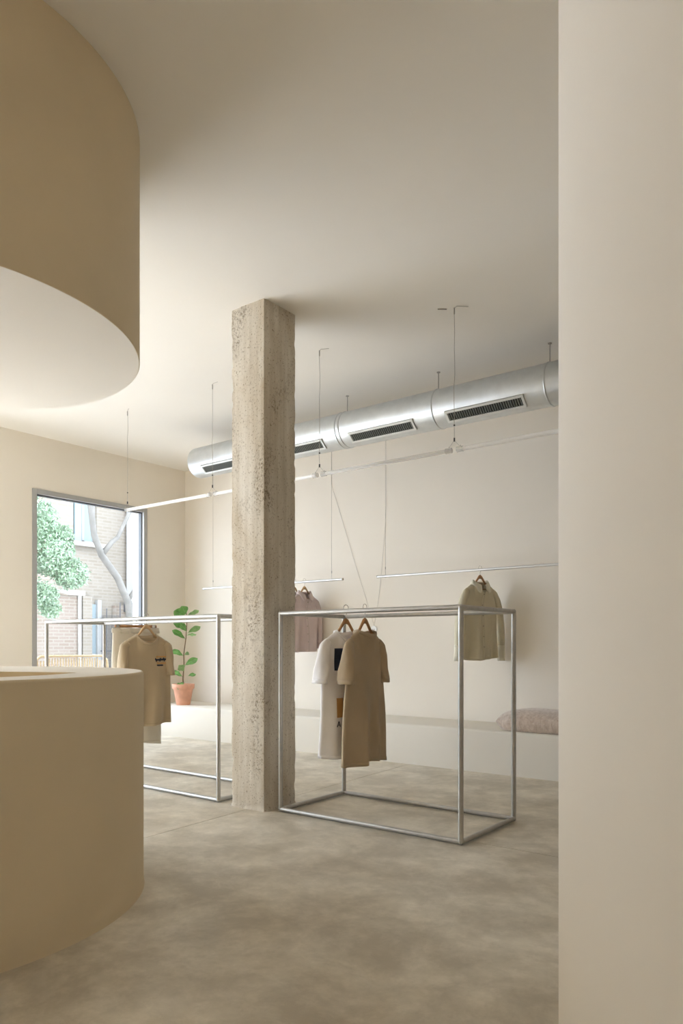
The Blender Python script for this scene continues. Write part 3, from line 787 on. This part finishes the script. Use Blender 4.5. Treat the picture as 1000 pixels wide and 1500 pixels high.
def facade():
    X0 = -15.0
    t = thing('brick_building', 'pale brick building across the street with one upper window', 'building', (X0, 6.5, -.15))
    y0 = 6.5; zz = .15
    wy0, wy1, wz0, wz1 = 9.50 - y0, 10.12 - y0, 3.52 + zz, 4.66 + zz
    Ht = 12.5; ye = 14 - y0; w = MB()
    w.box(-6, 0, 0, wy0, 0, Ht); w.box(-6, 0, wy1, ye, 0, Ht); w.box(-6, 0, wy0, wy1, 0, wz0); w.box(-6, 0, wy0, wy1, wz1, Ht); w.box(-6, -.3, wy0, wy1, wz0, wz1)
    w.build('wall', M['brick2'], t)
    win = MB(); win.box(-.14, -.09, wy0, wy0 + .06, wz0, wz1); win.box(-.14, -.09, wy1 - .06, wy1, wz0, wz1); win.box(-.14, -.09, wy0, wy1, wz1 - .06, wz1); win.box(-.14, -.09, wy0, wy1, wz0, wz0 + .06); win.box(-.14, -.09, (wy0 + wy1) / 2 - .03, (wy0 + wy1) / 2 + .03, wz0, wz1)
    wf = win.build('window', M['whitewall'], t)
    for a, b in ((wy0 + .06, (wy0 + wy1) / 2 - .03), ((wy0 + wy1) / 2 + .03, wy1 - .06)): MB().box(-.13, -.12, a, b, wz0 + .06, wz1 - .06).build('pane', M['farglass'], wf)
    MB().box(-.08, .02, wy0 + .03, wy0 + .20, wz0 + .02, wz1 - .02).build('shutter', M['shutter'], wf)
    MB().box(-.12, .16, wy0 - .16, wy1 + .20, wz0 - .10, wz0).build('sill', M['stone'], t)
    # cornice over the ground floor
    MB().box(0, .10, 0, 9.75 - y0, 2.28 + zz, 2.40 + zz).build('cornice', M['stone'], t)
    # brick ground floor, downpipe and pilaster
    MB().box(0, .06, 0, 9.60 - y0, 0, 2.28 + zz).build('plinth_wall', M['brick'], t)
    MB().tube([(.10, 9.60 - y0, 0), (.10, 9.60 - y0, 2.28 + zz)], .045, 10).build('downpipe', M['stone'], t)
    MB().box(0, .14, 9.66 - y0, 9.90 - y0, 0, 2.28 + zz).build('pilaster', M['brick2'], t)
    d = MB().box(.0, .05, 9.92 - y0, 10.06 - y0, 0, 2.1 + zz).build('doorway', M['shutter'], t)
    MB().box(.05, .07, 9.94 - y0, 10.04 - y0, .3, 1.1).build('door_panel', M['whitewall'], d)
    MB().box(0, .12, 10.06 - y0, 10.16 - y0, 0, 2.2 + zz).build('door_post', M['whitewall'], t)
    MB().box(0.02, .16, 10.52 - y0, 10.80 - y0, 0, 2.1 + zz).build('gate_pier', M['brick'], t)
    MB().box(0, .10, 0, ye, Ht - .25, Ht + .05).build('parapet', M['stone'], t)
    lamp = MB().box(.16, .26, 10.74 - y0, 10.82 - y0, 1.95 + zz, 2.2 + zz).build('wall_lantern', M['iron'], t)
    MB().box(.17, .27, 10.745 - y0, 10.815 - y0, 1.98 + zz, 2.12 + zz).build('lantern_glass', M['farglass'], lamp)
facade()
tag(MB().box(-14.9, -13.0, 10.86, 16.0, -.15, 12.0).build('white_building', M['whitewall'], bevel=.02), 'plain white rendered building standing next to the iron gate', 'building')

g = thing('iron_gate', 'tall dark iron gate of thin upright bars beside the brick pier', 'gate', (-14.7, 10.02, -.15))
for k in range(13):
    y = .03 + k * .041; thick = k in (3, 12)
    MB().tube([(0, y, .08), (0, y, (2.15 if thick else 2.0) + (.16 if k == 12 else 0))], .014 if thick else .007, 8).build('bar', M['iron'], g)
for z in (.25, 1.15, 1.9): MB().box(-.012, .012, 0, .55, z, z + .03).build('rail', M['iron'], g)

def leaf_cloud(name, blobs, n, m, parent, size, seed):
    rnd = random.Random(seed); mb = MB(); tot = sum(b[3] ** 2 for b in blobs)
    for (x, y, z, r) in blobs:
        for _ in range(int(n * r * r / tot)):
            v = Vector((rnd.gauss(0, 1), rnd.gauss(0, 1), rnd.gauss(0, 1))).normalized() * r * (rnd.random() ** .33)
            v.z *= .85; c = Vector((x, y, z)) + v
            a = Vector((rnd.gauss(0, 1), rnd.gauss(0, 1), rnd.gauss(0, 1) - .5)).normalized(); b = a.orthogonal().normalized(); b = Matrix.Rotation(rnd.uniform(0, 6.28), 3, a) @ b
            s = size * rnd.uniform(.6, 1.3); nn = a.cross(b) * s * .12
            mb.add([c, c + a * s * .5 + b * s * .28 + nn, c + a * s, c + a * s * .5 - b * s * .28 + nn], [(0, 1, 2), (0, 2, 3)])
    return tag(mb.build(name, m, parent), kind='stuff')
M['treeleaf'] = mat('street_tree_leaf', (.30, .40, .27), .5, noise=(1.5, .3, 3))
M['treeleaf'].node_tree.nodes['Principled BSDF'].inputs['Subsurface Weight'].default_value = 0
t = thing('street_tree', 'leafy green street tree filling one side of the shop window', 'tree', (-12.0, 6.02, -.15))
MB().tube([(0, 0, 0), (.05, .05, 1.2), (-.05, .15, 2.4), (.05, .35, 3.4), (0, .6, 4.4)], [.16, .13, .11, .08, .03], 12).build('trunk', M['bark2'], t, smooth=True)
for e in ((.1, 1.3, 3.2), (-.3, 1.1, 2.6), (.4, .9, 4.1), (.1, 1.4, 2.2)):
    MB().tube([(-.03, .15, 2.2), (e[0] * .5, e[1] * .5, e[2] * .5 + 1.2), e], [.05, .035, .012], 8).build('branch', M['bark2'], t, smooth=True)
leaf_cloud('foliage', [(0, 1.05, 2.95, .50), (.1, 1.45, 2.60, .34), (0, .75, 3.5, .48), (-.1, .55, 4.1, .5), (.1, .95, 2.2, .25), (.0, 1.12, 1.95, .20), (0, .55, 2.35, .34), (.2, .1, 3.0, .5), (0, -.3, 3.6, .6), (-.2, .2, 4.6, .55), (0.1, 1.25, 3.25, .25), (0, .62, 1.75, .2)], 32000, M['treeleaf'], t, .06, 3)
t = thing('leaning_tree', 'pale bare plane tree trunk leaning across the brick building', 'tree', (-13.4, 9.95, -.15))
MB().tube([(0, .05, 0), (0, -.02, 1.0), (0, -.12, 2.2), (0, -.40, 2.75), (0, -.80, 3.2), (0, -.98, 3.6), (0, -1.08, 4.3), (0, -1.18, 5.2)], [.10, .09, .08, .075, .07, .065, .06, .04], 12).build('trunk', M['bark'], t, smooth=True)
MB().tube([(0, -.80, 3.2), (0, -.55, 3.5), (0, -.40, 3.62), (0, -.1, 4.2), (.05, .2, 5.0)], [.06, .05, .045, .04, .02], 10).build('branch', M['bark'], t, smooth=True)
MB().tube([(0, -.12, 2.3), (0, .02, 2.5), (.05, .08, 3.4)], [.05, .04, .015], 10).build('branch', M['bark'], t, smooth=True)

# rattan settee on the terrace
t = thing('rattan_settee', 'straw coloured rattan settee with upright canes outside the window', 'settee', (-9.0, 5.13, -.02))
Wd, zb = 1.12, 1.02
def arch(k): return [(0, .02 + k, .38), (0, k, .75), (0, .02 + k, zb - .06), (0, .09 + k, zb), (0, Wd - .09 - k, zb), (0, Wd - .02 - k, zb - .06), (0, Wd - k, .75), (0, Wd - .02 - k, .38)]
MB().tube(arch(0), .018, 10).build('back_frame', M['cane'], t, smooth=True)
for k in range(26):
    y = .05 + k * (Wd - .10) / 25; MB().tube([(0, y, .40), (0, y, zb - (.03 if 2 < k < 23 else .06))], .010, 8).build('back_cane', M['cane'], t, smooth=True)
MB().box(-.62, .02, .02, Wd - .02, .36, .41).build('seat', M['cane'], t, bevel=.01)
for (x, y) in ((0, .03), (0, Wd - .03), (-.6, .03), (-.6, Wd - .03)): MB().tube([(x, y, 0), (x, y, .37)], .02, 10).build('leg', M['cane'], t, smooth=True)
for y in (.02, Wd - .02): MB().tube([(0, y, .72), (-.3, y, .70), (-.58, y, .62), (-.6, y, .37)], .018, 10).build('arm', M['cane'], t, smooth=True)
